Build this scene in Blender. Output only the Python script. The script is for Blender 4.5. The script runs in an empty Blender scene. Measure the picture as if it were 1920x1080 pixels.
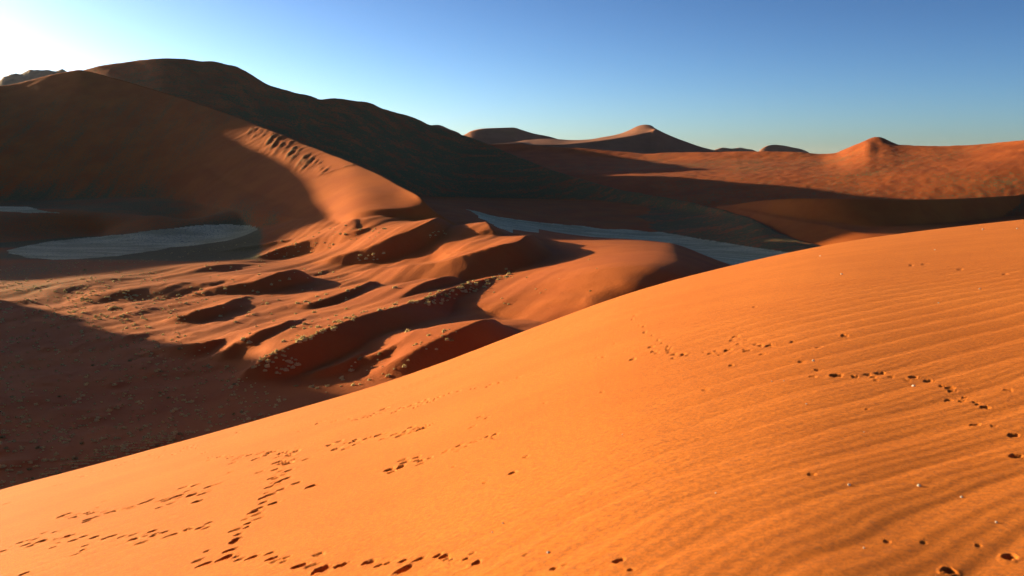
import bpy, math, random
import numpy as np
from mathutils import Vector

# ------------------------------------------------------------------ camera, sky, sun
F, PITCH, EYE = 1800.0, math.atan(240.0 / 1800.0), 80.0     # focal length in 1920-px units
scene = bpy.context.scene
cam_d = bpy.data.cameras.new('camera'); cam = bpy.data.objects.new('camera', cam_d)
scene.collection.objects.link(cam); scene.camera = cam
cam.location = (0, 0, EYE); cam.rotation_euler = (math.pi / 2 - PITCH, 0, 0)
cam_d.sensor_width = 36.0; cam_d.lens = 36.0 * F / 1920.0
cam_d.dof.use_dof = True; cam_d.dof.focus_distance = 40.0; cam_d.dof.aperture_fstop = 2.8
cam_d.clip_start = 0.1; cam_d.clip_end = 80000

SUN_EL, SUN_HEAD = math.radians(9.4), math.radians(-58.0)   # heading: clockwise from the view axis (+Y)
world = bpy.data.worlds.new('World'); scene.world = world; world.use_nodes = True
wn = world.node_tree; bg = wn.nodes['Background']
sky = wn.nodes.new('ShaderNodeTexSky'); sky.sky_type = 'NISHITA'; sky.sun_disc = False
sky.sun_elevation = SUN_EL; sky.sun_rotation = SUN_HEAD
sky.altitude = 1500; sky.air_density = 0.6; sky.dust_density = 2.6; sky.ozone_density = 2.2
sky_g = wn.nodes.new('ShaderNodeGamma'); sky_g.inputs[1].default_value = 1.7      # the photograph's contrasty exposure of the sky
wn.links.new(sky.outputs[0], sky_g.inputs[0]); sky_m = wn.nodes.new('ShaderNodeMix'); sky_m.data_type = 'RGBA'; sky_m.blend_type = 'MULTIPLY'; sky_m.inputs[0].default_value = 1; sky_m.inputs[7].default_value = (.58, .555, .475, 1)
wn.links.new(sky_g.outputs[0], sky_m.inputs[6]); wn.links.new(sky_m.outputs[2], bg.inputs[0]); bg.inputs[1].default_value = 0.05
sun_d = bpy.data.lights.new('sun', 'SUN'); sun_d.energy = 5.0; sun_d.angle = math.radians(0.53)
sun_d.color = (1.0, 0.80, 0.43)
sun = bpy.data.objects.new('sun', sun_d); scene.collection.objects.link(sun)
to_sun = Vector((math.sin(SUN_HEAD) * math.cos(SUN_EL), math.cos(SUN_HEAD) * math.cos(SUN_EL), math.sin(SUN_EL)))
sun.rotation_euler = to_sun.to_track_quat('Z', 'Y').to_euler()
vs = scene.view_settings
scene.display_settings.display_device = 'sRGB'
vs.view_transform = 'Standard'; vs.look = 'None'; vs.exposure = 1.35; vs.gamma = 1.0; vs.use_curve_mapping = False

# ------------------------------------------------------------------ numeric helpers
rng = np.random.default_rng(7)
CP, SP = math.cos(PITCH), math.sin(PITCH)

def ray(px, py):
    """photo pixel -> (X/Y, Z/Y) of the viewing ray, relative to the eye"""
    u = (np.asarray(px, float) - 960) / F; v = (540 - np.asarray(py, float)) / F
    ry = CP + v * SP
    return u / ry, (-SP + v * CP) / ry

def pchip(x, y, q):
    """monotone cubic interpolation with flat ends"""
    x = np.asarray(x, float); y = np.asarray(y, float)
    o = np.argsort(x); x = x[o]; y = y[o]
    h = np.diff(x); d = np.diff(y) / h; m = np.zeros_like(y)
    m[0], m[-1] = d[0], d[-1]
    for i in range(1, len(x) - 1):
        if d[i - 1] * d[i] > 0:
            w1, w2 = 2 * h[i] + h[i - 1], h[i] + 2 * h[i - 1]
            m[i] = (w1 + w2) / (w1 / d[i - 1] + w2 / d[i])
    q = np.clip(np.asarray(q, float), x[0], x[-1])
    k = np.clip(np.searchsorted(x, q) - 1, 0, len(x) - 2)
    u = (q - x[k]) / h[k]
    return ((2*u**3 - 3*u**2 + 1) * y[k] + (u**3 - 2*u**2 + u) * h[k] * m[k]
            + (-2*u**3 + 3*u**2) * y[k + 1] + (u**3 - u**2) * h[k] * m[k + 1])

def _hash(i, j, s):
    n = (i * 374761393 + j * 668265263 + s * 982451653) & 0xffffffff
    n = ((n ^ (n >> 13)) * 1274126177) & 0xffffffff
    return ((n ^ (n >> 16)) & 0xffff) / 65535.0

def vnoise(x, y, seed=0):
    xi = np.floor(x).astype(np.int64); yi = np.floor(y).astype(np.int64)
    fx = x - xi; fy = y - yi
    fx = fx * fx * fx * (fx * (fx * 6 - 15) + 10); fy = fy * fy * fy * (fy * (fy * 6 - 15) + 10)
    a = _hash(xi, yi, seed); b = _hash(xi + 1, yi, seed); c = _hash(xi, yi + 1, seed); d = _hash(xi + 1, yi + 1, seed)
    return (a + (b - a) * fx) * (1 - fy) + (c + (d - c) * fx) * fy - 0.5

def fbm(x, y, seed=0, octaves=4):
    r = 0; a = 1.0
    for k in range(octaves):
        r = r + a * vnoise(x, y, seed + 31 * k); a *= 0.5; x = x * 2.03 + 7.1; y = y * 2.03 + 3.7
    return r

def sstep(a, b, x):
    u = np.clip((x - a) / (b - a), 0, 1); return u * u * (3 - 2 * u)

def smax(a, b, k):
    h = np.clip(0.5 + 0.5 * (a - b) / k, 0, 1)
    return b + (a - b) * h + k * h * (1 - h)

class Loft:
    """surface through a sequence (near to far) of 3-D curves; each point is (px, py, Y) or ('w', X, Y, z)"""
    def __init__(self, curves, soft=6.0, blur=None, toe=0.25):
        self.toe = toe
        self.c = []; self.soft = soft; self.b = blur or [0] * len(curves); self.tab = []
        for pts in curves:
            T, YY, Z = [], [], []
            for p in pts:
                if p[0] == 'w':
                    T.append(p[1] / p[2]); YY.append(p[2]); Z.append(p[3])
                else:
                    t, s = ray(p[0], p[1]); T.append(float(t)); YY.append(p[2]); Z.append(float(s) * p[2])
            self.c.append((np.array(T), np.array(YY, float), np.array(Z)))
        for (T, YY, Z), bl in zip(self.c, self.b):
            g = np.linspace(T.min(), T.max(), 3000); y_, z_ = pchip(T, YY, g), pchip(T, Z, g)
            if bl:
                k = max(3, int(bl / (g[1] - g[0]))); kk = np.exp(-0.5 * (np.arange(-3 * k, 3 * k + 1) / k) ** 2); kk /= kk.sum()
                y_, z_ = [np.convolve(np.pad(a, 3 * k, mode='edge'), kk, mode='valid') for a in (y_, z_)]
            self.tab.append((g, y_, z_))
    def _raw(self, yk, zk, Y):
        z = zk[0] + (Y - yk[0]) * self.toe
        for k in range(len(yk) - 1):
            u = (Y - yk[k]) / (yk[k + 1] - yk[k])
            z = np.where(u >= 0, zk[k] + (zk[k + 1] - zk[k]) * u, z)
        return np.where(Y > yk[-1], zk[-1] - (Y - yk[-1]) * 0.30, z)
    def __call__(self, x, y):
        t = x / y
        yk = [np.interp(t, g, y_) for g, y_, z_ in self.tab]; zk = [np.interp(t, g, z_) for g, y_, z_ in self.tab]
        for k in range(1, len(yk)):
            yk[k] = np.maximum(yk[k], yk[k - 1] + 1.0)
        w = self.soft
        t0 = max(T[0] for T, _, _ in [(np.sort(c[0]), 0, 0) for c in self.c]); t1 = min(c[0].max() for c in self.c)
        out = np.maximum(np.maximum(t0 - t, t - t1), 0) * y
        return sum(self._raw(yk, zk, y + o * w) for o in (-1, -0.5, 0, 0.5, 1)) / 5.0 - 0.55 * out

class TPS:
    def __init__(self, P, S=300.0, reg=1e-3):
        P = np.array(P, float); self.S = S; self.xy = P[:, :2] / S; z = P[:, 2]; n = len(P)
        A = np.zeros((n + 3, n + 3)); A[:n, :n] = self._k(self.xy[:, None, :] - self.xy[None]) + reg * np.eye(n)
        A[:n, n] = 1; A[:n, n + 1:] = self.xy; A[n, :n] = 1; A[n + 1:, :n] = self.xy.T
        self.w = np.linalg.solve(A, np.concatenate([z, np.zeros(3)]))
    @staticmethod
    def _k(d):
        r2 = (d ** 2).sum(-1) + 1e-12; return 0.5 * r2 * np.log(r2)
    def __call__(self, x, y):
        sh = np.shape(x); q = np.stack([np.ravel(x), np.ravel(y)], 1) / self.S; out = np.empty(len(q)); n = len(self.xy)
        for i in range(0, len(q), 40000):
            b = q[i:i + 40000]
            out[i:i + 40000] = self._k(b[:, None, :] - self.xy[None]) @ self.w[:n] + self.w[n] + b @ self.w[n + 1:]
        return out.reshape(sh)

# ------------------------------------------------------------------ terrain (relative to the eye: pan level is -80)
def at_y(px, py, Y):
    t, s = ray(px, py); return float(t) * Y, Y, float(s) * Y
def at_z(px, py, z):
    t, s = ray(px, py); Y = z / float(s); return float(t) * Y, Y, z

floor_pts = [at_z(px, py, z) for px, py, z in [
    (0, 515, -80.5), (0, 600, -80), (0, 700, -80), (0, 880, -80), (-250, 560, -80), (-250, 800, -80), (-300, 480, -80),
    (250, 492, -79), (250, 560, -78.5), (250, 650, -78), (250, 750, -79), (250, 840, -78),
    (15, 470, -80), (150, 470, -80), (300, 452, -80), (400, 438, -75), (460, 430, -71),
    (480, 455, -75), (560, 446, -69), (400, 500, -78), (500, 520, -76.5), (500, 600, -76), (420, 560, -77), (400, 650, -77), (500, 720, -77),
    (0, 458, -80), (200, 441, -80), (350, 427, -75)]]
floor_pts += [at_y(*p) for p in [
    (-250, 397, 1020), (0, 397, 1030), (100, 402, 1030), (200, 404, 1030), (300, 403, 1040), (400, 405, 1030),
    (0, 382, 1190), (200, 373, 1220), (400, 392, 1095), (-250, 385, 1170), (60, 392, 1090), (600, 422, 870), (530, 420, 930), (800, 380, 1000), (880, 405, 950),
    (668, 415, 815), (710, 418, 808), (770, 424, 812), (635, 424, 855), (840, 428, 800), (910, 442, 745), (985, 458, 735), (1100, 477, 715), (1250, 497, 680), (1400, 515, 640),
    (700, 500, 675), (800, 500, 640), (900, 508, 615), (620, 460, 800), (750, 450, 730), (700, 600, 440), (600, 560, 520), (850, 600, 420), (1000, 590, 455), (1000, 532, 555),
    (1150, 528, 560), (1150, 565, 470), (1300, 545, 520), (650, 700, 335), (750, 660, 350)]]
floor_pts += [('p', 0, 0)] and [(x, y, z) for x, y, z in [
    (250, 1250, -92), (100, 1250, -86), (350, 1000, -95), (260, 900, -95), (20, 1130, -82), (150, 1000, -90), (680, 1100, -82), (560, 1080, -86), (300, 2000, -75), (100, 1900, -75), (900, 900, -80), (520, 1650, -64), (330, 1600, -64), (250, 1720, -66),
    (500, 700, -97), (350, 520, -92), (150, 300, -78), (0, 200, -80), (-300, 1900, -70), (-900, 1900, -65), (-1600, 1500, -70),
    (-700, 500, -80), (-1200, 900, -76), (-400, 100, -80), (200, 100, -80), (1600, 1700, -80), (1600, 800, -80), (0, 3200, -80), (1500, 3200, -80), (-1800, 3200, -80)]]
FLOOR = TPS(floor_pts)

# front dune: bowl facing the camera, an arm that curls out of the frame on the left, a nose at the right
front = Loft([
    [('w', -1200, 640, -85), ('w', -960, 720, -84), ('w', -840, 820, -82), ('w', -790, 900, -80), ('w', -770, 1030, -78), ('w', -750, 1120, -65), (-60, 380, 1210), (0, 376, 1230), (100, 373, 1240), (250, 371, 1230), (350, 376, 1180), (400, 384, 1110),
     (450, 394, 1040), (520, 405, 962), (580, 413, 912), (550, 409, 938), (600, 413, 896), (630, 412, 872), (650, 408.5, 853), (665, 404, 838), (680, 407, 832), (700, 411, 828), (720, 413, 827), (760, 417, 825), (785, 419, 825), (800, 420, 828), (830, 426, 824), (860, 431, 810), (900, 441, 785)],
    [('w', -1200, 660, -84), ('w', -970, 745, -78), ('w', -850, 850, -60), ('w', -840, 950, -30), ('w', -830, 1040, -10), ('w', -830, 1160, -2), (-60, 285, 1370), (0, 270, 1380), (100, 254, 1410), (250, 256, 1390), (350, 284, 1310), (400, 325, 1215),
     (450, 352, 1130), (520, 377, 1030), (550, 390, 976), (580, 400, 936), (600, 405, 910), (630, 406, 877), (650, 402, 858), (665, 397.5, 846), (680, 393.5, 844), (720, 391, 839), (765, 391, 836), (783, 387, 838), (797, 379, 844), (812, 393, 842), (830, 406, 838), (860, 422, 824), (900, 439, 800)],
    [('w', -1200, 680, -84), ('w', -980, 770, -75), ('w', -900, 870, -35), ('w', -915, 950, 10), ('w', -930, 1028, 45), ('w', -938, 1135, 58), ('w', -940, 1250, 64), ('w', -937, 1330, 76), ('w', -932, 1370, 99), ('w', -925, 1415, 103), ('w', -915, 1454, 108), ('w', -888, 1530, 117), (0, 160, 1610), (80, 143.5, 1635), (140, 130.5, 1645), (150, 129.5, 1645), (160, 131.5, 1643), (220, 147, 1610), (300, 170, 1550), (380, 195, 1475), (450, 221, 1400),
     (520, 248, 1300), (600, 281, 1180), (660, 303, 1078), (700, 322, 1010), (740, 342, 940), (770, 357, 890), (790, 369, 858), (797, 377, 850), (812, 391, 846), (830, 404, 842), (860, 421, 828), (900, 440, 805)],
    [('w', -1250, 760, -84), ('w', -1200, 900, -80), ('w', -1280, 1150, -80), ('w', -1380, 1600, -80), (0, 400, 1950), (150, 400, 1950), (300, 400, 1850), (450, 400, 1650), (600, 400, 1390), (700, 400, 1170), (770, 405, 1030), (800, 412, 960), (860, 428, 890), (900, 441, 860)],
], soft=2, blur=[.009, .011, .0025, .02], toe=.6)

# the tall hill out of the frame on the left whose shade lies over the near valley
def near_hill(x, y):
    prof = pchip([-200, 100, 400, 600, 640, 660, 709, 735, 751, 770, 800, 840, 900], [0, 126, 140, 142, 146, 150, 140, 114, 92, 70, 40, 8, 0], y) * (1 + 0.30 * fbm(y / 26, x / 90, 15, 3) * sstep(600, 700, y)) + 6 * sstep(720, 600, y)
    q = np.clip(1 - np.abs(x + 690) / 210.0, 0, 1)
    return -85 + prof * q ** 1.05 - 40 * (1 - sstep(0, .12, q * prof / 60))

back = Loft([
    [(-300, 352, 1300), (0, 352, 1300), (300, 352, 1290), (600, 372, 1400), (800, 400, 1330), (900, 408, 1290), (1000, 415, 1300), (1100, 424, 1290), (1200, 432, 1255), (1350, 450, 1130), (1470, 470, 1005), (1650, 490, 900), (1900, 500, 860)],
    [('w', -1000, 1430, -60), ('w', -760, 1440, -60), ('w', -480, 1360, -60), ('w', -300, 1500, -64), ('w', -150, 1640, -70), ('w', -85, 1690, -72), ('w', 0, 1690, -72), ('w', 37, 1680, -72), ('w', 125, 1600, -72), ('w', 200, 1500, -72), ('w', 260, 1375, -73), ('w', 290, 1210, -75), ('w', 298, 1050, -88), ('w', 357, 930, -96), ('w', 460, 880, -97)],
    [(-300, 210, 1850), (0, 180, 1850), (60, 160, 1845), (120, 138, 1826), (150, 131.5, 1812), (170, 127, 1808), (200, 120, 1804), (260, 111.5, 1796), (300, 108, 1788), (345, 107, 1795), (362, 110, 1795), (375, 112, 1795), (400, 113, 1795), (420, 117, 1795), (440, 122, 1795), (455, 129, 1795), (470, 138, 1795), (485, 148, 1795),
     (500, 156, 1797), (530, 165, 1799), (560, 173, 1804), (575, 176, 1812), (590, 181, 1820), (600, 184.5, 1826), (620, 182.5, 1838), (640, 183, 1849), (690, 191, 1880), (715, 202, 1895), (740, 208, 1913), (765, 216, 1930), (790, 225, 1940), (803, 231, 1945), (830, 239, 1952), (850, 246, 1956), (870, 252, 1960), (900, 262, 1940),
     (950, 283, 1890), (1000, 303, 1830), (1050, 322, 1760), (1100, 338, 1690), (1150, 352, 1620), (1200, 362, 1540), (1300, 380, 1400), (1390, 404, 1230), (1470, 440, 1090), (1650, 481, 960), (1900, 498.5, 900)],
    [(-300, 352, 2400), (0, 352, 2450), (300, 352, 2500), (600, 355, 2350), (800, 360, 2250), (900, 360, 2180), (1000, 362, 2000), (1100, 365, 1830), (1200, 372, 1650), (1300, 390, 1480), (1400, 410, 1300), (1470, 445, 1150), (1650, 490, 990), (1900, 500, 920)],
], soft=6)

right = Loft([
    [(700, 368, 1800), (1000, 368, 1720), (1250, 372, 1540), (1400, 378, 1450), (1500, 380, 1410), (1700, 382, 1350), (1920, 384, 1300), (2300, 390, 1250)],
    [(700, 335, 2000), (1000, 328, 1920), (1250, 331, 1740), (1500, 330, 1620), (1700, 325, 1520), (1920, 316, 1420), (2300, 300, 1320)],
    [(700, 285, 2440), (975, 283, 2330), (1215, 300, 2130), (1400, 298, 1960), (1540, 297, 1880), (1565, 292, 1865), (1600, 276, 1840), (1616, 267.5, 1836), (1624, 264, 1830), (1630, 265, 1814), (1639, 268, 1796), (1649, 272, 1776), (1664, 273, 1762), (1690, 274, 1752), (1750, 278, 1700), (1800, 280, 1660), (1920, 275, 1550), (2300, 252, 1370)],
    [(700, 270, 2500), (950, 269, 2420), (975, 268, 2400), (1000, 272, 2380), (1100, 278, 2300), (1180, 285, 2240), (1215, 288, 2200), (1260, 286, 2170), (1340, 285, 2100), (1420, 283, 2030), (1500, 284, 1970), (1545, 288, 1940), (1565, 287, 1920), (1582, 280, 1895), (1600, 272.5, 1868), (1624, 262, 1852), (1634, 257.5, 1850), (1642, 255.5, 1848), (1650, 256, 1844), (1662, 260.5, 1836), (1674, 266.5, 1822), (1686, 271, 1800), (1750, 272.5, 1740), (1800, 272, 1700), (1860, 268, 1650), (1920, 262, 1590), (2000, 255, 1530), (2300, 235, 1400)],
    [(700, 352, 2900), (1000, 352, 2850), (1300, 352, 2600), (1600, 352, 2400), (1920, 352, 2100), (2300, 352, 1900)],
], soft=6)

black = Loft([
    [(1300, 390, 1540), (1360, 390, 1405), (1400, 396, 1310), (1450, 407, 1205), (1550, 423, 1100), (1640, 440, 1030), (1750, 443, 1010), (1840, 438, 1000), (1920, 432, 990), (2100, 425, 1050), (2400, 415, 1200)],
    [(1300, 386, 1560), (1360, 387, 1420), (1400, 391, 1330), (1450, 401, 1230), (1550, 415, 1140), (1640, 424, 1110), (1750, 419, 1150), (1840, 412, 1215), (1920, 403, 1285), (2100, 392, 1400), (2400, 380, 1550)],
    [(1300, 385, 1570), (1360, 385.5, 1430), (1390, 381, 1362), (1420, 376.5, 1312), (1460, 373, 1245), (1500, 371.5, 1205), (1600, 372, 1165), (1690, 373.5, 1170), (1800, 372, 1230), (1920, 365, 1335), (2100, 355, 1480), (2400, 340, 1650)],
    [(1300, 388, 1700), (1500, 390, 1420), (1690, 388, 1420), (1920, 385, 1560), (2400, 380, 1900)],
], soft=2.5)

# crescent ridges on the lit sand: crest runs near to far, slip face on its right; (px, py, height)
RIDGES = []
def ridge(pts, W=90.0, lee=0.62, soft=0.0):
    P = []
    for px, py, H, *L in pts:
        t, s = ray(px, py)
        Y = np.linspace(160, 1300, 2300); z = FLOOR(t * Y, Y) + H
        k = np.where(s * Y <= z)[0]
        Yk = Y[k[0]] if len(k) else 1000.0
        P.append((float(t) * Yk, Yk, H, L[0] if L else lee))
    RIDGES.append((np.array(P), W, lee, soft))

ridge([(585, 492, 0), (615, 485, 3), (650, 475, 6), (690, 463, 8.5), (735, 446, 11), (777, 430, 12.5), (806, 418, 12), (822, 410, 10), (834, 413, 4), (838, 420, 0)], 120)
ridge([(455, 492, 0), (490, 480, 4), (530, 464, 7), (577, 450, 8), (625, 441, 7.5), (670, 434, 5), (730, 421, 0)], 80, .55)
ridge([(400, 474, 0), (440, 466, 2), (475, 460, 3.2), (510, 454, 3.6), (545, 450, 2.5), (590, 442, 0)], 50, .5)
ridge([(330, 556, 0), (375, 547, 2), (420, 538, 3.2), (455, 531, 4.5), (480, 525, 6), (505, 518, 7), (525, 512, 8), (545, 507, 8), (560, 506, 6.5), (572, 511, 4), (580, 520, 0)], 130, .55)
ridge([(650, 512, 0, .2), (690, 506, 3, .2), (730, 501, 5, .22), (765, 498, 7, .25), (815, 492, 9.5, .27), (855, 483, 12, .32), (905, 470, 15, .42), (950, 458, 18, .58), (982, 448, 18, .62), (994, 444, 10, .62), (1002, 443, 0, .62)], 130)
ridge([(945, 462, 0), (936, 450, 6), (928, 438, 10), (919, 428, 11), (905, 424, 0)], 70, 0.55)
ridge([(690, 596, 0), (720, 578, 3), (745, 564, 5), (765, 552, 6.5), (780, 542, 8), (800, 531, 9), (827, 522, 9), (850, 519, 7), (860, 524, 3), (863, 530, 0)], 95, .55)
ridge([(540, 582, 0), (580, 570, 2.5), (615, 559, 4), (645, 549, 5), (672, 539, 5.2), (690, 531, 4.5), (706, 527, 0)], 75, .55)
ridge([(440, 702, 0), (465, 690, 3.5), (490, 677, 5.5), (520, 661, 7), (550, 645, 8), (585, 627, 8.5), (625, 609, 9), (685, 587, 9), (740, 574, 8.5), (775, 566, 8), (825, 551, 7), (885, 533, 5.5), (930, 520, 4), (985, 505, 0)], 95, 0.52)
ridge([(395, 672, 0), (420, 658, 3.5), (445, 645, 5), (470, 635, 6.5), (500, 622, 7.5), (535, 609, 7.5), (560, 602, 5), (585, 597, 0)], 80, .5)
ridge([(690, 702, 0), (735, 678, 4), (770, 661, 6), (790, 650, 7), (815, 638, 8), (855, 620, 9.5), (892, 604, 10), (918, 598, 8), (929, 603, 3), (932, 610, 0)], 85, 0.5)
ridge([(640, 690, 0), (700, 665, 3), (760, 640, 4), (800, 628, 0)], 50)
ridge([(1010, 603, 0), (1060, 578, 5), (1130, 540, 12), (1210, 494, 17), (1240, 465, 14), (1262, 452, 0)], 130, 0.42, 14.0)
ridge([(120, 565, 0), (155, 556, 2.0), (225, 545, 3.5), (325, 535, 3.5), (425, 527, 2.5), (480, 525, 0)], 70, 0.35, 3)
ridge([(300, 600, 0), (330, 592, 3), (380, 580, 4), (430, 565, 3.5), (480, 550, 0)], 60, 0.5)
ridge([(60, 560, 0), (110, 540, 3), (165, 527, 3.5), (230, 519, 2), (280, 514, 0)], 70, 0.4, 2)
ridge([(270, 668, 0), (300, 655, 2), (360, 648, 3.5), (420, 640, 3), (470, 635, 0)], 50, 0.5)
ridge([(330, 512, 0), (400, 497, 2.4), (470, 487, 2.6), (520, 478, 0)], 70, 0.35, 3)
ridge([(560, 712, 0), (610, 690, 2.5), (660, 672, 3), (700, 655, 0)], 40, 0.5)

def ridges(x, y):
    acc = np.zeros_like(x); extra = np.zeros_like(x)
    for P, W, lee, soft in RIDGES:
        M_ = 1.3 * W + 70; m = (x > P[:, 0].min() - M_) & (x < P[:, 0].max() + M_) & (y > P[:, 1].min() - M_) & (y < P[:, 1].max() + M_)
        if not m.any(): continue
        qx, qy = x[m], y[m]
        best = np.full(qx.shape, 1e9); sd = np.zeros_like(qx); hh = np.zeros_like(qx)
        # a smooth, densely sampled crest
        cum = np.concatenate([[0], np.cumsum(np.hypot(*np.diff(P[:, :2], axis=0).T))])
        q = np.linspace(0, cum[-1], 5 * len(P)); C = np.stack([pchip(cum, P[:, k], q) for k in range(4)], 1)
        wsum = np.zeros_like(qx); hsum = np.zeros_like(qx); lsum = np.zeros_like(qx)
        for ps in (0, 1):
            for k in range(len(C) - 1):
                a, b = C[k], C[k + 1]; d = b[:2] - a[:2]; L2 = d @ d + 1e-9
                u = np.clip(((qx - a[0]) * d[0] + (qy - a[1]) * d[1]) / L2, 0, 1)
                ex, ey = qx - a[0] - u * d[0], qy - a[1] - u * d[1]
                r = np.hypot(ex, ey)
                if ps == 0:
                    side = np.sign(d[1] * (qx - a[0]) - d[0] * (qy - a[1]))
                    c = r < best - 1e-6
                    best = np.where(c, r, best); sd = np.where(c, r * side, sd)
                else:
                    w_ = np.exp(-(r - best) / (1.0 + 0.12 * best)) * math.sqrt(L2)
                    wsum += w_; hsum += w_ * (a[2] + (b[2] - a[2]) * u); lsum += w_ * a[3]
        hh = hsum / wsum; lee = lsum / wsum
        uw = np.clip(-sd / (W * (1.0 if soft else np.clip(hh / 8, .4, 1.3))), 0, 1)
        wind = hh * (np.cos(uw * math.pi / 2) ** 2 if soft else (1 - uw) ** 1.7)
        if soft:
            lee_h = hh * np.cos(np.clip(np.maximum(sd, 0) / (1.6 * hh / lee + 12), 0, 1) * math.pi / 2) ** 2
        else:
            lee_h = hh - lee * np.maximum(sd, 0)
            lee_h = np.where(lee_h > 1.2, lee_h, 1.2 * np.exp(np.minimum((lee_h - 1.2) / 1.2, 0))) * sstep(0, 1.2, hh)
        h = np.where(sd <= 0, wind, lee_h)
        acc[m] = np.maximum(acc[m], h) + 0.25 * np.minimum(acc[m], h)
    return acc

def avalanche(x, y):
    """slumped ribs on the lit face of the front dune"""
    out = np.zeros_like(x)
    for (ax, ay, bx, by, w, h) in AVAL:
        d = np.array([bx - ax, by - ay]); L = math.hypot(*d); d /= L
        m = (np.abs(x - (ax + bx) / 2) < L) & (np.abs(y - (ay + by) / 2) < L)
        if not m.any(): continue
        qx, qy = x[m] - ax, y[m] - ay
        u = (qx * d[0] + qy * d[1]) / L; v = qx * d[1] - qy * d[0]
        v = v + 1.5 * vnoise(u * 7 + ax, v * 0 + ay, 3)
        e = sstep(-.03, .06, u) * sstep(1.1, .45, u)
        out[m] = np.maximum(out[m], h * e * np.exp(-(v / w) ** 2) * (0.75 + 0.6 * vnoise(qx / 4, qy / 4, 11)))
    return out

AVAL = []
def on_front(px, py):
    t, s = ray(px, py); Y = np.linspace(1060, 1740, 1400); z = front(t * Y, Y)
    k = np.where(s * Y <= z)[0]; Yk = Y[k[0]] if len(k) else 1300.0
    return float(t) * Yk, Yk
for k in range(78):
    u = k / 77.0 + rng.uniform(-.012, .012); big = rng.random() < .38 * (1 - .6 * u)
    x0 = 474 + 218 * u + rng.uniform(-7, 14); y0 = 238 + 140 * u ** 1.12 + rng.uniform(-6, 6) - .25 * (x0 - 474 - 218 * u)
    L = (rng.uniform(.75, 1.35) if big else rng.uniform(.3, .9)) * (1 - .45 * u)
    AVAL.append((*on_front(x0, y0), *on_front(x0 - 24 * L, y0 + 33 * L), rng.uniform(2.3, 3.0) if big else rng.uniform(1.7, 2.2), (rng.uniform(1.7, 2.8) if big else rng.uniform(.7, 1.5)) * (1 - .25 * u)))

def H_parts(x, y):
    fl = FLOOR(x, y)
    wv = x * math.cos(math.radians(24)) - y * math.sin(math.radians(24)) + 14 * fbm(x / 70, y / 120, 2, 3)
    lit = sstep(-420, -330, x) * sstep(60, -40, x) * sstep(330, 400, y) * sstep(1000, 900, y)
    fl = fl + 0.5 * lit * np.sin(wv * 2 * math.pi / 34) * sstep(-.3, .25, fbm(x / 60, y / 90, 8, 2)) + 0.16 * lit * np.sin(wv * 2 * math.pi / 13 + 1)
    scrub = sstep(-60, -150, x) * sstep(660, 560, y)
    fl = fl + scrub * (1.5 * np.maximum(fbm(x / 13, y / 13, 12, 3) - .05, 0) + 1.6 * fbm(x / 42, y / 42, 14, 2))
    fl = fl + ridges(x, y) + 0.5 * fbm(x / 60, y / 60, 5, 3) + 0.10 * fbm(x / 7, y / 7, 9, 2)
    fr = front(x, y) + avalanche(x, y) + 1.2 * fbm(x / 45 + y / 90, y / 70, 21, 3) + 0.55 * fbm((x * .8 - y * .6) / 7, (x * .6 + y * .8) / 90, 23, 2) * sstep(1120, 1200, y)
    # unseen ridge added behind the skyline to shade the right dune's left end
    unseen_ridge = 117 - 0.56 * np.hypot(np.abs(x + 312), np.maximum(np.abs(y - 2500) - 260, 0))
    bk = np.maximum(back(x, y), unseen_ridge) + 3.0 * fbm((x + y) / 60, (x - y) / 220, 33, 4) + 0.5 * fbm(x / 9, y / 9, 35, 2)
    rt = right(x, y) + 2.0 * fbm(x / 90, y / 90, 41, 4) + 0.7 * fbm(x / 10, y / 13, 45, 3)
    bl = black(x, y)
    nh = near_hill(x, y)
    return [fl, fr, bk, rt, bl, nh]

def H(x, y, parts=None):
    p = parts or H_parts(x, y)
    z = smax(p[0], p[1], 3.0)
    for q in p[2:]: z = smax(z, q, 3.0)
    return z

# ------------------------------------------------------------------ foreground dune
SIL = [(-900, 1190), (-400, 1030), (-200, 975), (0, 918), (100, 892), (200, 866), (300, 839), (400, 812), (500, 783), (600, 755), (650, 741), (700, 726), (760, 706), (820, 684), (880, 660), (940, 637), (1000, 614),
       (1060, 592), (1120, 569), (1180, 548), (1240, 531), (1300, 514), (1350, 503), (1400, 492), (1460, 477), (1520, 464), (1580, 453), (1640, 444), (1700, 436), (1760, 429), (1820, 422), (1920, 411), (2100, 396), (2500, 376), (3000, 370)]
_st, _ss = ray([p[0] for p in SIL], [p[1] for p in SIL])
_tg = np.linspace(-2.0, 2.0, 4001); _sg = pchip(_st, _ss, _tg)
_kk = np.exp(-0.5 * (np.arange(-120, 121) / 38.0) ** 2); _kk /= _kk.sum()
_sg = np.convolve(np.pad(_sg, 120, mode='edge'), _kk, mode='valid')
def fg_par(t):
    ys = pchip([-1.2, -.55, -.1, .25, .56, 1.2], [70, 70, 64, 80, 115, 130], t)
    h = pchip([-1.2, -.2, .1, .56, 1.2], [1.95, 1.95, 2.0, 2.20, 2.25], t)
    return ys, h, np.interp(t, _tg, _sg) + 2 * h / ys
def fg_base(x, y):
    t = x / y; ys, h, k = fg_par(t)
    z = -h + k * y - h * (y / ys) ** 2
    return z - 0.0022 * np.maximum(y - 1.35 * ys, 0) ** 2 * sstep(1.35, 2.2, y / ys)

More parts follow.
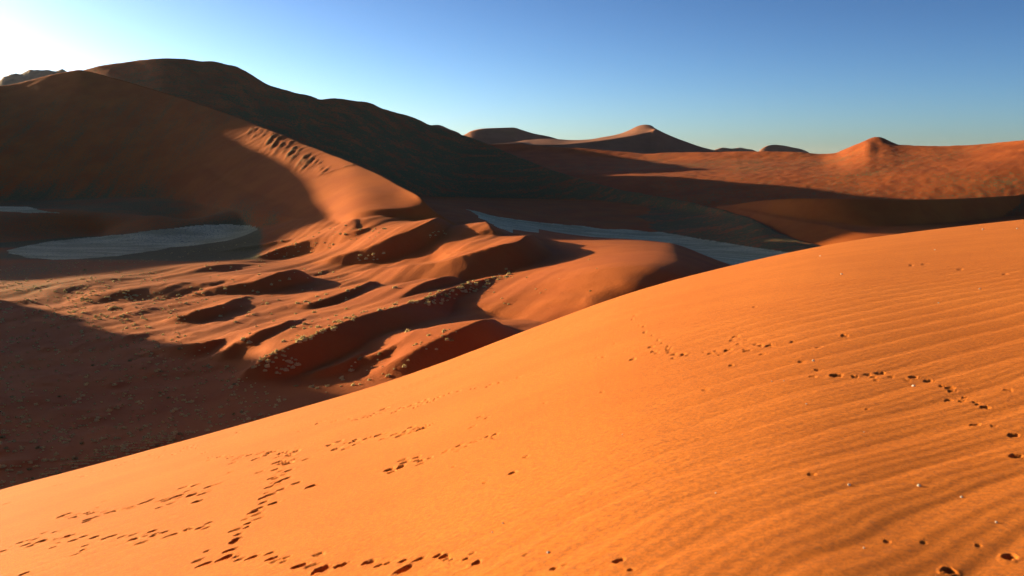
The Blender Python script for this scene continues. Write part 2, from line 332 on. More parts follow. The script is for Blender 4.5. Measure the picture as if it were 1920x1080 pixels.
PRINTS = []
def _pr(lst, ox, oy, sc, size):
    for p in lst:
        s_, dep = {'': (11, .85), 'b': (14, 1.15), 'B': (20, 1.0), 'f': (13, .42), 's': (7, .8), 'l': (22, .8)}[p[2] if len(p) > 2 else '']
        PRINTS.append((ox + p[0] / sc, oy + p[1] / sc, s_ * size, dep))
_pr([(1300,415),(1310,447),(1240,410),(1410,400),(1445,423),(1500,405),(1520,385),(1600,388,'l'),(1665,380),(1630,410),(1570,412),(1565,442),(1620,452,'b'),(1550,483),(1620,490,'b'),(1530,530),(1607,535,'b'),(1520,577),(1580,595),(1670,557),(1757,575,'b'),(1475,643),(1540,672,'b'),(1430,720,'b'),(1455,757,'f'),(1380,760,'f'),(1500,612,'s'),(1325,822,'f'),(1330,872),(1165,938),(1285,967,'b'),(1115,990,'f'),(1125,1022),(1350,985,'f'),(1520,955),(1550,1000,'f'),(1610,980,'f'),(1800,965,'f'),(1805,1050),(1035,583,'l'),(1105,570),(1185,575,'s'),(1060,602,'f'),(1075,630),(1112,662,'b'),(900,695),(965,672,'f'),(860,648),(720,700,'l'),(625,720,'l'),(510,760,'l'),(560,742,'f'),(370,740,'b'),(385,748,'s'),(440,735,'f'),(545,700),(590,660,'f'),(490,775),(1175,780),(1055,812),(940,857),(865,853),(860,828),(755,872),(805,888,'f'),(595,868),(480,910),(470,935),(430,960),(410,882),(330,895),(310,875,'f'),(300,920),(215,895),(175,912),(200,875),(160,880,'s'),(310,835),(250,840),(350,825,'s'),(20,942),(65,918,'s'),(140,1070,'b'),(320,570),(350,565,'s'),(40,675,'l'),(90,628),(1300,497,'s'),(1460,497,'f'),(1725,425,'f'),(1800,210,'s'),(1690,260,'s'),(1890,205,'s'),(1905,328),(1860,348),(1890,370,'f'),(1080,343,'s'),(1050,352,'s'),(930,372,'s'),(860,395,'s'),(765,423,'s'),(690,450,'s'),(620,458,'s'),(520,485,'s'),(1150,385,'s'),(1180,412,'s'),(1340,268,'s'),(1290,272,'s')], 0, 720, 3, 1)
_pr([(125,212),(200,207,'s'),(285,200,'s'),(355,198),(415,175),(485,143),(580,138,'s'),(635,128),(685,107,'s'),(725,92),(780,85),(820,72,'s'),(180,348),(230,328),(215,365,'f'),(270,365,'f'),(330,340,'f'),(455,292,'b'),(480,310,'f'),(580,290,'f'),(650,270,'f'),(700,253,'b'),(750,230,'s'),(1020,185),(1060,190,'f'),(980,240,'f'),(1105,282,'b'),(1100,300,'f'),(985,322,'f'),(520,480,'b'),(525,495),(580,460),(670,410),(740,415),(690,445,'f'),(840,370,'f'),(900,372,'f'),(590,425,'f'),(1205,497,'b'),(1280,405,'f'),(1050,550,'f'),(875,462,'s'),(820,975,'B'),(860,995),(1005,1012,'B'),(595,1050,'B'),(130,1045,'B'),(220,1025,'f'),(110,960,'f'),(395,1000,'f'),(450,1025),(980,960,'f'),(1280,970,'f'),(1440,1045,'B'),(1500,1025,'f'),(1800,1005,'B'),(1870,1050,'b')], 560, 720, 3, 1)
_pr([(750,693,'b'),(890,603),(925,652),(1020,625),(1000,615,'s'),(1125,660,'b'),(1050,688),(1060,658,'f'),(1330,652),(1460,628,'b'),(1410,660,'f'),(1520,528,'b'),(1495,550,'f'),(1600,552,'f'),(1670,585,'f'),(1590,622,'f'),(1770,598,'b'),(1720,660,'f'),(1540,580,'f'),(1625,305,'s'),(1660,305,'s'),(1560,337,'s'),(1485,745,'s'),(510,942,'s'),(1035,830,'s'),(345,728,'s'),(480,685,'s'),(525,683,'s'),(90,1022,'s'),(615,578,'s'),(900,517,'s'),(870,490,'s'),(835,495,'s'),(830,350,'s'),(760,367,'s'),(745,398,'s'),(790,407,'s'),(1235,162,'s'),(1360,105,'s'),(290,570,'s'),(1290,925,'f'),(1010,850,'s')], 1000, 500, 4, 1)
_pr([(1500,25,'f'),(1515,45,'f'),(1490,92),(1570,98,'f'),(1700,135,'b'),(1640,230,'b'),(1750,240,'f'),(1860,290,'B'),(1875,405,'B'),(1840,965,'B'),(1500,1050,'B'),(1490,1045,'B'),(1665,905,'f'),(1355,895,'f'),(1040,140,'s'),(725,510,'f'),(1830,40,'f'),(1150,885,'f')], 1280, 720, 3, 1.15)
_pr([(910,693,'b'),(890,700,'s'),(765,755,'f'),(620,725,'f'),(1300,293,'f'),(1355,285,'f'),(1570,318,'f'),(765,880,'f'),(880,910,'f'),(1040,905,'f'),(1090,940,'f'),(1265,940,'f'),(1490,985,'f'),(1500,1050,'f'),(670,835,'f'),(735,920,'f'),(1370,640,'s'),(1820,345,'f'),(275,860,'s')], 1280, 400, 3, 1)

trng = random.Random(21)
for path, st, w0 in [([(110, 970), (200, 962), (290, 940), (370, 925), (420, 905)], 15, 13), ([(30, 1022), (100, 1010), (200, 1010), (262, 1003), (340, 996), (400, 982)], 17, 13), ([(370, 1058), (430, 1042), (520, 1052), (600, 1066), (690, 1058), (830, 1046), (905, 1056)], 26, 15),
                     ([(395, 862), (440, 858), (490, 852), (565, 843)], 12, 10), ([(618, 836), (700, 818), (805, 800)], 15, 11), ([(725, 882), (800, 858), (870, 836), (935, 815)], 15, 11), ([(1215, 656), (1290, 664), (1370, 660), (1450, 648)], 15, 10), ([(545, 845), (520, 890), (500, 935), (475, 970), (440, 1010), (430, 1045)], 11, 13), ([(555, 850), (535, 885), (515, 915)], 10, 12),
                     ([(660, 790), (760, 768), (850, 738), (975, 712)], 13, 8), ([(130, 895), (250, 866), (380, 835)], 16, 7), ([(1180, 590), (1210, 620), (1260, 660)], 9, 6), ([(1560, 705), (1640, 703), (1720, 712), (1790, 735), (1850, 770)], 22, 15)]:
    for (ax, ay), (bx, by) in zip(path[:-1], path[1:]):
        n = max(1, int(math.hypot(bx - ax, by - ay) / st))
        for k in range(n):
            u = (k + trng.uniform(.1, .9)) / n
            PRINTS.append((ax + (bx - ax) * u + trng.uniform(-5, 5), ay + (by - ay) * u + trng.uniform(-4, 4), w0 * trng.uniform(.7, 1.25), trng.choice([.35, .6, .9, 1.05])))

def fg_hit(px, py):
    t, s = ray(px, py); ys, h, k = fg_par(np.array([float(t)])); ys, h, k = float(ys[0]), float(h[0]), float(k[0])
    # -h/Y + k - hY/ys^2 = s, nearer root
    a, b, c = h / ys ** 2, float(s) - k, h
    disc = max(b * b - 4 * a * c, 0.0)
    Y = (-b - math.sqrt(disc)) / (2 * a)
    return float(t) * Y, Y

prng = random.Random(3)
PR_G = []
for px, py, w, dep in PRINTS:
    x, y = fg_hit(px, py)
    r = 0.5 * w * (1.3 if px < 800 else 0.85) / F * y
    PR_G.append((x, y, min(r * 1.15, 0.13) * prng.uniform(.85, 1.15), dep, math.radians(prng.uniform(20, 70)), prng.uniform(1.0, 1.5)))

def fg_detail(x, y):
    z = np.zeros_like(x)
    # ripples: crest lines run up the slope, away to the right
    ang = math.radians(54); u = x * math.cos(ang) - y * math.sin(ang); v = x * math.sin(ang) + y * math.cos(ang)
    wob = 0.20 * fbm(v / 2.2, u / 2.6, 51, 3) + 0.55 * fbm(x / 14, y / 14, 52, 2)
    ph = (u + wob) / 0.66
    amp = sstep(-.45, .15, fbm(x / 9 + 3, y / 12, 53, 3) + 0.35 * np.clip(x / np.maximum(y, 1), -.6, .6) + .05)
    w1 = np.sin(2 * math.pi * ph)
    z += 0.0047 * amp * (w1 + 0.38 * np.sin(4 * math.pi * ph + .9) + .12 * np.sin(6 * math.pi * ph + 1.8))
    ph2 = (u * 1.02 + 0.22 * fbm(v / 1.3, u / 2, 55, 2) + wob * .6) / 0.155
    z += 0.0012 * np.sin(2 * math.pi * ph2) * sstep(26, 9, y) * (0.5 + amp * .5)
    z += 0.022 * fbm(x / 3.2, y / 3.2, 57, 3) + 0.05 * fbm(x / 11, y / 11, 58, 2)
    for (cx, cy, r, dep, an, el) in PR_G:
        R = 3.2 * r * el
        rows = np.where((y[:, 0] < 1e9))[0] if False else None
        m = (np.abs(x - cx) < R) & (np.abs(y - cy) < R)
        if not m.any(): continue
        qx, qy = x[m] - cx, y[m] - cy
        a, b = qx * math.sin(an) + qy * math.cos(an), qx * math.cos(an) - qy * math.sin(an)
        rr = np.hypot(a / el, b) / r * (1 + 0.55 * vnoise(qx / r * 1.5 + cx, qy / r * 1.3 + cy, 61))
        pit = -0.85 * r * dep * (1 - sstep(.60, 1.10, rr))
        rim = 0.06 * r * dep * np.exp(-((rr - 1.35) / .38) ** 2) * (0.7 + 0.8 * (qx < 0))
        z[m] += pit + rim
    return z

# ------------------------------------------------------------------ mesh builders
coll = scene.collection
def grid_mesh(name, X, Y, Z, attrs=None, mask=None):
    """quads of an (r, c) grid; mask picks faces; vertices not used are dropped"""
    r, c = X.shape
    idx = np.arange(r * c).reshape(r, c)
    q = np.stack([idx[:-1, :-1], idx[:-1, 1:], idx[1:, 1:], idx[1:, :-1]], -1).reshape(-1, 4)
    if mask is not None: q = q[mask.reshape(-1)]
    used = np.zeros(r * c, bool); used[q.ravel()] = True
    remap = np.cumsum(used) - 1; q = remap[q].astype(np.int32)
    co = np.stack([X.ravel(), Y.ravel(), Z.ravel()], 1)[used].astype(np.float32)
    me = bpy.data.meshes.new(name)
    me.vertices.add(len(co)); me.vertices.foreach_set('co', co.ravel())
    me.loops.add(q.size); me.loops.foreach_set('vertex_index', q.ravel())
    me.polygons.add(len(q)); me.polygons.foreach_set('loop_start', np.arange(0, q.size, 4, dtype=np.int32))
    me.update(calc_edges=True)
    me.polygons.foreach_set('use_smooth', np.ones(len(q), bool))
    for k, a in (attrs or {}).items():
        at = me.attributes.new(k, 'FLOAT', 'POINT'); at.data.foreach_set('value', a.ravel()[used].astype(np.float32))
    return me

def link(name, me, mat, label=None, cat=None, kind=None, group=None, parent=None):
    o = bpy.data.objects.new(name, me); coll.objects.link(o)
    if mat and not me.materials: me.materials.append(mat)
    if label: o['label'] = label
    if cat: o['category'] = cat
    if kind: o['kind'] = kind
    if group: o['group'] = group
    if parent: o.parent = parent
    return o

# ------------------------------------------------------------------ materials
def new_mat(name):
    m = bpy.data.materials.new(name); m.use_nodes = True; nt = m.node_tree
    b = nt.nodes['Principled BSDF']; b.inputs['Roughness'].default_value = 0.9; b.inputs['Specular IOR Level'].default_value = 0.1
    return m, nt, b
def N(nt, t, **kw):
    n = nt.nodes.new(t)
    for k, v in kw.items():
        if k in n.inputs: n.inputs[k].default_value = v
        else: setattr(n, k, v)
    return n
def mix(nt, fac, a, b):
    n = nt.nodes.new('ShaderNodeMix'); n.data_type = 'RGBA'
    for sock, v in ((0, fac), (6, a), (7, b)):
        if hasattr(v, 'links') or isinstance(v, bpy.types.NodeSocket): nt.links.new(v, n.inputs[sock])
        else: n.inputs[sock].default_value = v if sock == 0 else (*v, 1)
    return n.outputs[2]
def ramp(nt, src, lo, hi):
    n = nt.nodes.new('ShaderNodeMapRange'); n.interpolation_type = 'SMOOTHSTEP'
    nt.links.new(src, n.inputs[0]); n.inputs[1].default_value = lo; n.inputs[2].default_value = hi
    return n.outputs[0]
def math_(nt, op, a, b):
    n = nt.nodes.new('ShaderNodeMath'); n.operation = op
    for i, v in ((0, a), (1, b)):
        if isinstance(v, bpy.types.NodeSocket): nt.links.new(v, n.inputs[i])
        else: n.inputs[i].default_value = v
    return n.outputs[0]
def noise(nt, scale, detail=3, rough=.55, vec=None):
    n = nt.nodes.new('ShaderNodeTexNoise'); n.inputs['Scale'].default_value = scale; n.inputs['Detail'].default_value = detail; n.inputs['Roughness'].default_value = rough
    if vec is not None: nt.links.new(vec, n.inputs['Vector'])
    return n.outputs[0]
def mapped(nt, scale=(1, 1, 1), rot=(0, 0, 0)):
    tc = nt.nodes.new('ShaderNodeTexCoord'); mp = nt.nodes.new('ShaderNodeMapping'); mp.inputs['Scale'].default_value = scale; mp.inputs['Rotation'].default_value = rot
    nt.links.new(tc.outputs['Object'], mp.inputs['Vector']); return mp.outputs[0]
def attr(nt, name):
    n = nt.nodes.new('ShaderNodeAttribute'); n.attribute_name = name; return n.outputs['Fac']
def bump(nt, b, h, strength, dist):
    n = nt.nodes.new('ShaderNodeBump'); n.inputs['Strength'].default_value = strength; n.inputs['Distance'].default_value = dist
    nt.links.new(h, n.inputs['Height']); nt.links.new(n.outputs[0], b.inputs['Normal'])

RED_A, RED_B = (0.47, 0.112, 0.019), (0.40, 0.088, 0.016)
GRASS_A, GRASS_B = (0.20, 0.145, 0.055), (0.10, 0.085, 0.042)

def sand_mat(name, grassy=True, tuft=0.35, a=RED_A, b_=RED_B, streak=None):
    m, nt, b = new_mat(name)
    P = mapped(nt)
    col = mix(nt, ramp(nt, noise(nt, .02, 4, .6, P), .35, .65), a, b_)
    if grassy:
        g = attr(nt, 'grass')
        sp = noise(nt, tuft, 4, .7, P)
        v = mapped(nt, (streak[0], streak[1], streak[1]), (0, 0, streak[2])) if streak else P
        big = noise(nt, .06 if streak else .015, 4, .65, v)
        th = math_(nt, 'ADD', math_(nt, 'MULTIPLY', g, .55), math_(nt, 'MULTIPLY', math_(nt, 'SUBTRACT', big, .5), math_(nt, 'MULTIPLY', g, 1.5 if streak else .8)))
        cov = ramp(nt, math_(nt, 'ADD', sp, th), .66, .86)
        col = mix(nt, cov, col, mix(nt, ramp(nt, noise(nt, .9, 2, .5, P), .3, .7), GRASS_A, GRASS_B))
    nt.links.new(col, b.inputs['Base Color'])
    bump(nt, b, noise(nt, .6, 5, .65, P), .5, .5)
    return m

M_VALLEY = sand_mat('valley_sand', tuft=.8)
M_FRONT = sand_mat('front_dune_sand', tuft=.5, streak=(1, .12, math.radians(-40)))
M_BACK = sand_mat('back_dune_sand', tuft=.25, a=(.46, .125, .040), b_=(.33, .095, .034), streak=(.12, 1, math.radians(30)))
M_RIGHT = sand_mat('right_dune_sand', tuft=.22, a=(.38, .084, .018), b_=(.29, .062, .015))
M_PLAIN = sand_mat('plain_sand', grassy=False)

m, nt, b = new_mat('pan_clay'); M_PAN = m
P = mapped(nt)
col = mix(nt, ramp(nt, noise(nt, .03, 5, .65, mapped(nt, (.5, 1.6, 1), (0, 0, .3))), .38, .62), (.70, .61, .35), (.44, .375, .20))
vor = nt.nodes.new('ShaderNodeTexVoronoi'); vor.feature = 'DISTANCE_TO_EDGE'; vor.inputs['Scale'].default_value = .25; nt.links.new(P, vor.inputs['Vector'])
col = mix(nt, ramp(nt, vor.outputs['Distance'], 0, .06), (.2, .19, .15), col)
nt.links.new(col, b.inputs['Base Color'])

m, nt, b = new_mat('foreground_sand'); M_FG = m
P = mapped(nt)
grain = noise(nt, 22, 6, .92, P); patch = noise(nt, .25, 4, .6, P); mid = noise(nt, 5, 5, .7, P)
col = mix(nt, ramp(nt, patch, .3, .7), (.66, .185, .024), (.60, .160, .019))
col = mix(nt, math_(nt, 'MULTIPLY', ramp(nt, grain, .44, .62), .72), col, (.20, .055, .018))
col = mix(nt, math_(nt, 'MULTIPLY', ramp(nt, grain, .58, .68), .6), col, (.72, .36, .16))
col = mix(nt, math_(nt, 'MULTIPLY', ramp(nt, mid, .45, .75), .22), col, (.30, .085, .028))
nt.links.new(col, b.inputs['Base Color'])
bump(nt, b, math_(nt, 'ADD', grain, math_(nt, 'MULTIPLY', mid, 1.2)), .75, .010)

# ------------------------------------------------------------------ build: foreground dune
def build_foreground(nc=1180, nr=510):
    t = np.concatenate([np.linspace(-1.5, -.62, 40)[:-1], np.linspace(-.62, .62, nc), np.linspace(.62, 1.5, 40)[1:]])
    ys, h, k = fg_par(t)
    s_bot = -0.46
    y0 = np.clip(h / np.maximum(k - s_bot, .05) * .93, 1.5, 30)
    u = np.linspace(0, 1, nr)[:, None]
    inv = 1 / y0 + (1 / ys - 1 / y0) * u
    A = 1 / inv
    near = np.linspace(0.15, 1, 14)[:-1, None] * y0[None]
    far = ys[None] * (1 + (np.linspace(0, 1, 60)[1:, None]) ** 1.5 * (330 / ys[None] - 1))
    Y = np.concatenate([near, A, far]); X = Y * t[None]
    Z = fg_base(X, Y) + fg_detail(X, Y) * sstep(150, 60, Y)
    ok = (Z > -95)
    me = grid_mesh('foreground_dune', X, Y, Z + EYE, mask=(ok[:-1, :-1] | ok[1:, 1:]))
    link('foreground_dune', me, M_FG, 'rippled bright orange sand slope with animal tracks in the foreground', 'sand dune', 'structure')
build_foreground()

# ------------------------------------------------------------------ build: valley and dunes
PANS = [[(15, 467), (50, 459), (125, 450), (212, 441), (300, 431), (375, 424), (425, 421), (462, 424), (485, 430), (462, 440), (425, 452), (375, 460), (312, 465), (275, 472), (225, 480), (150, 484), (100, 486), (50, 482), (20, 474)],
        [(-300, 380), (0, 387), (45, 388), (75, 393), (105, 398.5), (50, 398), (0, 396.5), (-300, 396)],
        [(872, 391), (930, 405), (960, 411), (1000, 415), (1060, 421), (1130, 428), (1200, 433), (1300, 443), (1400, 458), (1480, 474), (1560, 500), (1300, 505), (1100, 475), (1000, 452), (940, 428), (900, 410)],
        [(1200, 365), (1280, 373), (1355, 385), (1400, 391), (1400, 396), (1300, 388), (1200, 374)]]
def project(x, y, z):
    d = y * CP - z * SP
    return 960 + F * x / d, 540 - F * (y * SP + z * CP) / d
def inside(px, py, poly):
    r = np.zeros(px.shape, bool); n = len(poly)
    for i in range(n):
        (x1, y1), (x2, y2) = poly[i], poly[(i + 1) % n]
        c = ((y1 > py) != (y2 > py)) & (px < (x2 - x1) * (py - y1) / (y2 - y1 + 1e-12) + x1)
        r ^= c
    return r

def build_valley(nc=690, ny=1.0):
    t = np.concatenate([np.linspace(-2.6, -1.25, 36)[:-1], np.linspace(-1.25, -.62, 150)[:-1], np.linspace(-.62, .62, nc), np.linspace(.62, 1.3, 40)[1:]])
    yy = np.concatenate([np.linspace(60, 220, 40)[:-1], 1 / np.linspace(1 / 220, 1 / 560, 190)[:-1], np.linspace(560, 1130, 250)[:-1], np.linspace(1130, 1800, 190)[:-1], np.linspace(1800, 2700, 210)[:-1], np.linspace(2700, 3500, 30)])
    Y = np.repeat(yy[:, None], len(t), 1); X = Y * t[None]
    p = H_parts(X, Y); Z = H(X, Y, p)
    own = np.argmax(np.stack(p), 0)
    px, py = project(X, Y, Z)
    # grass cover (a property of the ground): thick on the flats round the pans and low on the big slopes
    g_floor = 0.10 + 0.30 * sstep(-150, -300, X) * sstep(480, 600, Y) + 0.75 * sstep(-60, -25, py - 452 - 0.16 * (480 - px)) * sstep(760, 800, Y) * sstep(500, 470, px)
    g_floor = np.where(Y > 700, np.maximum(g_floor, .75 * sstep(470, 462, py - .02 * px) * sstep(-78.0, -79.6, p[0]) * sstep(430, 380, px)), g_floor)
    g_floor = np.maximum(g_floor, .6 * sstep(1040, 1075, Y) * sstep(440, 300, px))
    g_floor = np.maximum(g_floor, .32 * sstep(880, 960, Y) * (X >= -160) * (X < 330))
    av = avalanche(X, Y)
    hf = np.clip((p[1] + 75) / 200, 0, 1)
    g_front = .42 * sstep(.28, .05, hf) * sstep(600, 470, px) + np.clip(.32 - .15 * sstep(.75, 1, hf) - .75 * sstep(-430, -250, X + .3 * (1400 - Y)), 0.02, 1) + .45 * np.clip(av / 1.0, 0, 1)
    hb = np.clip((p[2] + 78) / 300, 0, 1)
    g_back = .62 - .22 * sstep(.25, .8, hb)
    g_right = .17 + .15 * sstep(40, -30, p[3]) + .2 * fbm(X / 150, Y / 150, 71, 2)
    g = np.select([own == 0, own == 1, own == 2, own == 3, own == 4], [g_floor, g_front, g_back, g_right, 0.1], .4)
    pan = np.zeros(X.shape, bool)
    gx, gy = px + 14 * fbm(X / 30, Y / 60, 81, 2), py + 3.0 * fbm(X / 30, Y / 60, 82, 2)
    ok = (own == 0) | ((own == 2) & (Z < -76))
    for q in PANS: pan |= inside(gx, gy, q)
    pan &= ((own == 0) | ((own < 3) & (px > 830) & (px < 1010) & (Y > 860))) & (Y > 620) & ((X < 0) | (p[0] < -80.5) | ((px < 1010) & (Y > 860)) | (Y > 1300))
    own = np.where(pan, 9, own)
    fo = own[:-1, :-1]
    side = np.where(X[:-1, :-1] < -150, 0, np.where(Y[:-1, :-1] > 1500, 1, 2))
    specs = [(fo == 0, 'valley_floor', M_VALLEY, 'hummocky orange sand of the valley floor beyond the foreground slope', 'sand'),
             (fo == 1, 'sand_dune', M_FRONT, 'large dune at left with a shaded bowl and a bright lit nose', 'sand dune'),
             (fo == 2, 'sand_dune', M_BACK, 'highest dark dune on the skyline at left, wholly in shade', 'sand dune'),
             (fo == 3, 'sand_dune', M_RIGHT, 'long sunlit red dune with a small peak at far right', 'sand dune'),
             (fo == 4, 'sand_dune', M_PLAIN, 'low dune with a black shaded face above the foreground edge at right', 'sand dune'),
             (fo == 5, 'hill', M_PLAIN, 'sand hill at the left beyond the frame that shades the near valley', 'hill'),
             ((fo == 9) & (side == 0) , 'clay_pan', M_PAN, 'pale grey clay pan on the shaded valley floor at left', 'clay pan'),
             ((fo == 9) & (side == 2), 'clay_pan', M_PAN, 'long pale clay pan behind the lit sand ridge at centre right', 'clay pan'),
             ((fo == 9) & (side == 1), 'clay_pan', M_PAN, 'thin pale sliver of clay pan between the dark dunes', 'clay pan')]
    for msk, nm, mat, lab, cat in specs:
        if msk.any():
            link(nm, grid_mesh(nm, X, Y, Z + EYE, {'grass': g}, msk), mat, lab, cat, 'structure')
build_valley()

# ------------------------------------------------------------------ far plain and far dunes
def far_dune(name, crest, Yc, depth, mat, label, cat='sand dune', rough=0.0, lean=0.0, base_py=310, seed=1):
    xs = [p[0] for p in crest]
    tt, ss = ray(xs, [p[1] for p in crest])
    t = np.linspace(tt.min(), tt.max(), 240); sc = pchip(tt, ss, t)
    v = np.linspace(-1, 1, 61)[:, None]
    yc = Yc + lean * (t - t.mean())[None] * Yc
    Y = yc + v * depth; zc = sc[None] * yc
    base = -82.0
    prof = np.where(v < 0, (1 + v) ** 1.1, (1 - v) ** 1.1)
    Z = base + (zc - base) * prof
    if rough:
        X0 = Y * t[None]
        Z = Z + rough * fbm(X0 / 120, Y / 160, seed, 5) * np.clip(prof * (1.02 - prof) * 4, 0, 1) + rough * .25 * fbm(X0 / 40, Y / 60, seed + 5, 3) * prof
    X = Y * t[None]
    me = grid_mesh(name, X, Y, Z + EYE, {'grass': np.full(X.shape, .3)})
    link(name, me, mat, label, cat, 'structure')
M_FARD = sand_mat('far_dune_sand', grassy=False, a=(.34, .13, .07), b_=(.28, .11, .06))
M_ROCK = sand_mat('rock_hill', grassy=False, a=(.30, .19, .13), b_=(.17, .12, .10))
far_dune('sand_dune', [(820, 330), (850, 262), (872, 252), (885, 245), (905, 241), (940, 239.5), (962, 239), (980, 244), (1000, 250), (1030, 256), (1080, 275), (1150, 330)], 4600, 700, M_FARD, 'rounded bluish dark dune on the skyline behind the big dark slope', lean=.6)
def loft_object(name, L, t0, t1, y0, y1, nt_, ny, mat, label, cat, rough=0.0, seed=1):
    t = np.linspace(float(ray(t0, 300)[0]), float(ray(t1, 300)[0]), nt_); yy = np.linspace(y0, y1, ny)
    Y = np.repeat(yy[:, None], nt_, 1); X = Y * t[None]; Z = L(X, Y)
    if rough: Z = Z + rough * fbm(X / 90, Y / 130, seed, 5)
    Z = np.maximum(Z, -85)
    link(name, grid_mesh(name, X, Y, Z + EYE, {'grass': np.full(X.shape, .25)}), mat, label, cat, 'structure')
peak = Loft([
    [(850, 310, 2680), (950, 312, 2720), (1100, 310, 2800), (1200, 310, 2860), (1230, 310, 2880), (1280, 310, 2930), (1350, 312, 3020), (1420, 312, 3000)],
    [(850, 290, 2780), (900, 272, 2800), (950, 268.5, 2800), (968, 267, 2820), (1000, 271.5, 2850), (1050, 271, 2900), (1090, 267.5, 2940), (1130, 263, 2980), (1170, 257, 3020), (1200, 251, 3050), (1220, 246, 3070), (1229, 242, 3080), (1240, 247, 3090), (1260, 256, 3100), (1280, 264, 3110), (1310, 274, 3120), (1345, 283, 3130), (1420, 300, 3100)],
    [(850, 290, 3050), (930, 272, 3050), (968, 266, 3080), (990, 262, 3120), (1030, 260, 3160), (1070, 262.5, 3190), (1105, 261, 3220), (1130, 257, 3240), (1160, 251, 3270), (1180, 243.5, 3280), (1198, 235.5, 3290), (1210, 233.5, 3290), (1220, 235, 3280), (1229, 241, 3270), (1240, 246.5, 3260), (1260, 255.5, 3250), (1280, 263.5, 3240), (1310, 273.5, 3240), (1345, 283, 3240), (1420, 300, 3200)],
    [(850, 310, 3900), (1100, 310, 4000), (1250, 310, 4100), (1420, 310, 4000)],
], soft=6)
loft_object('sand_dune', peak, 850, 1420, 2500, 4100, 260, 200, M_FARD, 'pointed far dune with a lit left slope and dark right face on the skyline', 'sand dune', 1.5, 91)
far_dune('sand_dune', [(1410, 300), (1428, 279), (1440, 273), (1452, 271.3), (1470, 273), (1485, 276), (1502, 279.5), (1540, 300)], 5600, 500, M_FARD, 'small dark far dune right of the pointed one on the skyline', lean=1.2)
far_dune('sand_dune', [(1320, 300), (1342, 280), (1358, 276.5), (1372, 278.5), (1388, 277), (1400, 279), (1412, 281), (1440, 300)], 6400, 500, M_FARD, 'low knobbly far dunes on the skyline between two darker ones', rough=12, lean=.8)
far_dune('sand_dune', [(760, 300), (800, 236), (820, 234), (845, 243), (860, 249), (900, 300)], 3600, 300, M_FARD, 'pale far dune edge just showing above the big dark slope', lean=.6)
far_dune('hill', [(-420, 240), (-250, 205), (-120, 178), (-40, 163), (0, 149), (12, 144), (25, 139.5), (35, 138), (48, 133), (60, 130), (72, 131), (90, 132.5), (105, 130.5), (114, 129), (120, 132), (150, 150), (230, 210), (330, 300)], 5200, 900, M_ROCK, 'pale rocky hill showing behind the dark dune at the left edge', 'hill', rough=60, lean=.3, seed=17)
# ------------------------------------------------------------------ grass tussocks and bushes
def leaf_mat(name, a, b_):
    m, nt, b = new_mat(name)
    oi = nt.nodes.new('ShaderNodeObjectInfo')
    P = mapped(nt)
    nt.links.new(mix(nt, ramp(nt, noise(nt, 3.0, 2, .5, P), .35, .65), a, b_), b.inputs['Base Color'])
    b.inputs['Roughness'].default_value = .8
    tr = nt.nodes.new('ShaderNodeBsdfTranslucent'); nt.links.new(b.inputs['Base Color'].links[0].from_socket, tr.inputs[0])
    ms = nt.nodes.new('ShaderNodeMixShader'); ms.inputs[0].default_value = .28
    nt.links.new(b.outputs[0], ms.inputs[1]); nt.links.new(tr.outputs[0], ms.inputs[2])
    nt.links.new(ms.outputs[0], nt.nodes['Material Output'].inputs['Surface'])
    return m
M_TUFT = leaf_mat('dry_grass', (.70, .56, .25), (.54, .41, .17))
M_BUSH = leaf_mat('bush_leaves', (.34, .26, .10), (.20, .16, .06))

def tuft_geo(r, seed):
    """a tussock: blades and small leaf faces fanning from a low crown, radius 1"""
    g = random.Random(seed); V, Fc = [], []
    n = g.randint(12, 16)
    for k in range(n):
        a = g.uniform(0, 2 * math.pi); q = math.sqrt(g.random()) * .62
        bx, by = q * math.cos(a), q * math.sin(a)
        tilt = g.uniform(.1, .95) * (0.35 + q); a2 = a + g.uniform(-.6, .6)
        L = g.uniform(.55, 1.0) * (1.05 - .3 * q)
        tx, ty, tz = bx + math.cos(a2) * tilt * L, by + math.sin(a2) * tilt * L, L * math.cos(tilt * .9)
        w = g.uniform(.09, .17); px_, py_ = -math.sin(a2) * w, math.cos(a2) * w
        mx, my, mz = bx + (tx - bx) * .45, by + (ty - by) * .45, tz * .62
        i = len(V)
        V += [(bx - px_ * .6, by - py_ * .6, -.06), (bx + px_ * .6, by + py_ * .6, -.06), (mx + px_, my + py_, mz), (mx - px_, my - py_, mz), (tx, ty, tz)]
        Fc += [(i, i + 1, i + 2, i + 3), (i + 3, i + 2, i + 4)]
    # the dense lumpy heart of the tussock
    i = len(V); m = 10; rings = [(.84, -.15), (.78, .14), (.58, .36), (.28, .50)]
    for rr, zz in rings:
        for k in range(m):
            a = 2 * math.pi * (k + .5 * g.random()) / m; q = rr * g.uniform(.82, 1.18)
            V.append((q * math.cos(a), q * math.sin(a), zz * g.uniform(.8, 1.2)))
    V.append((0, 0, .55))
    for r_ in range(len(rings) - 1):
        for k in range(m):
            k2 = (k + 1) % m; a0 = i + r_ * m
            Fc += [(a0 + k, a0 + k2, a0 + m + k2), (a0 + k, a0 + m + k2, a0 + m + k)]
    a0 = i + (len(rings) - 1) * m
    for k in range(m): Fc.append((a0 + k, a0 + (k + 1) % m, i + len(rings) * m))
    return V, Fc
TUFTS = [tuft_geo(1, 100 + k) for k in range(8)]
TUFT_ME = []
for k, (V, Fc) in enumerate(TUFTS):
    me = bpy.data.meshes.new('grass_tussock'); me.from_pydata(V, [], Fc); me.materials.append(M_TUFT if k < 7 else M_BUSH); TUFT_ME.append(me)

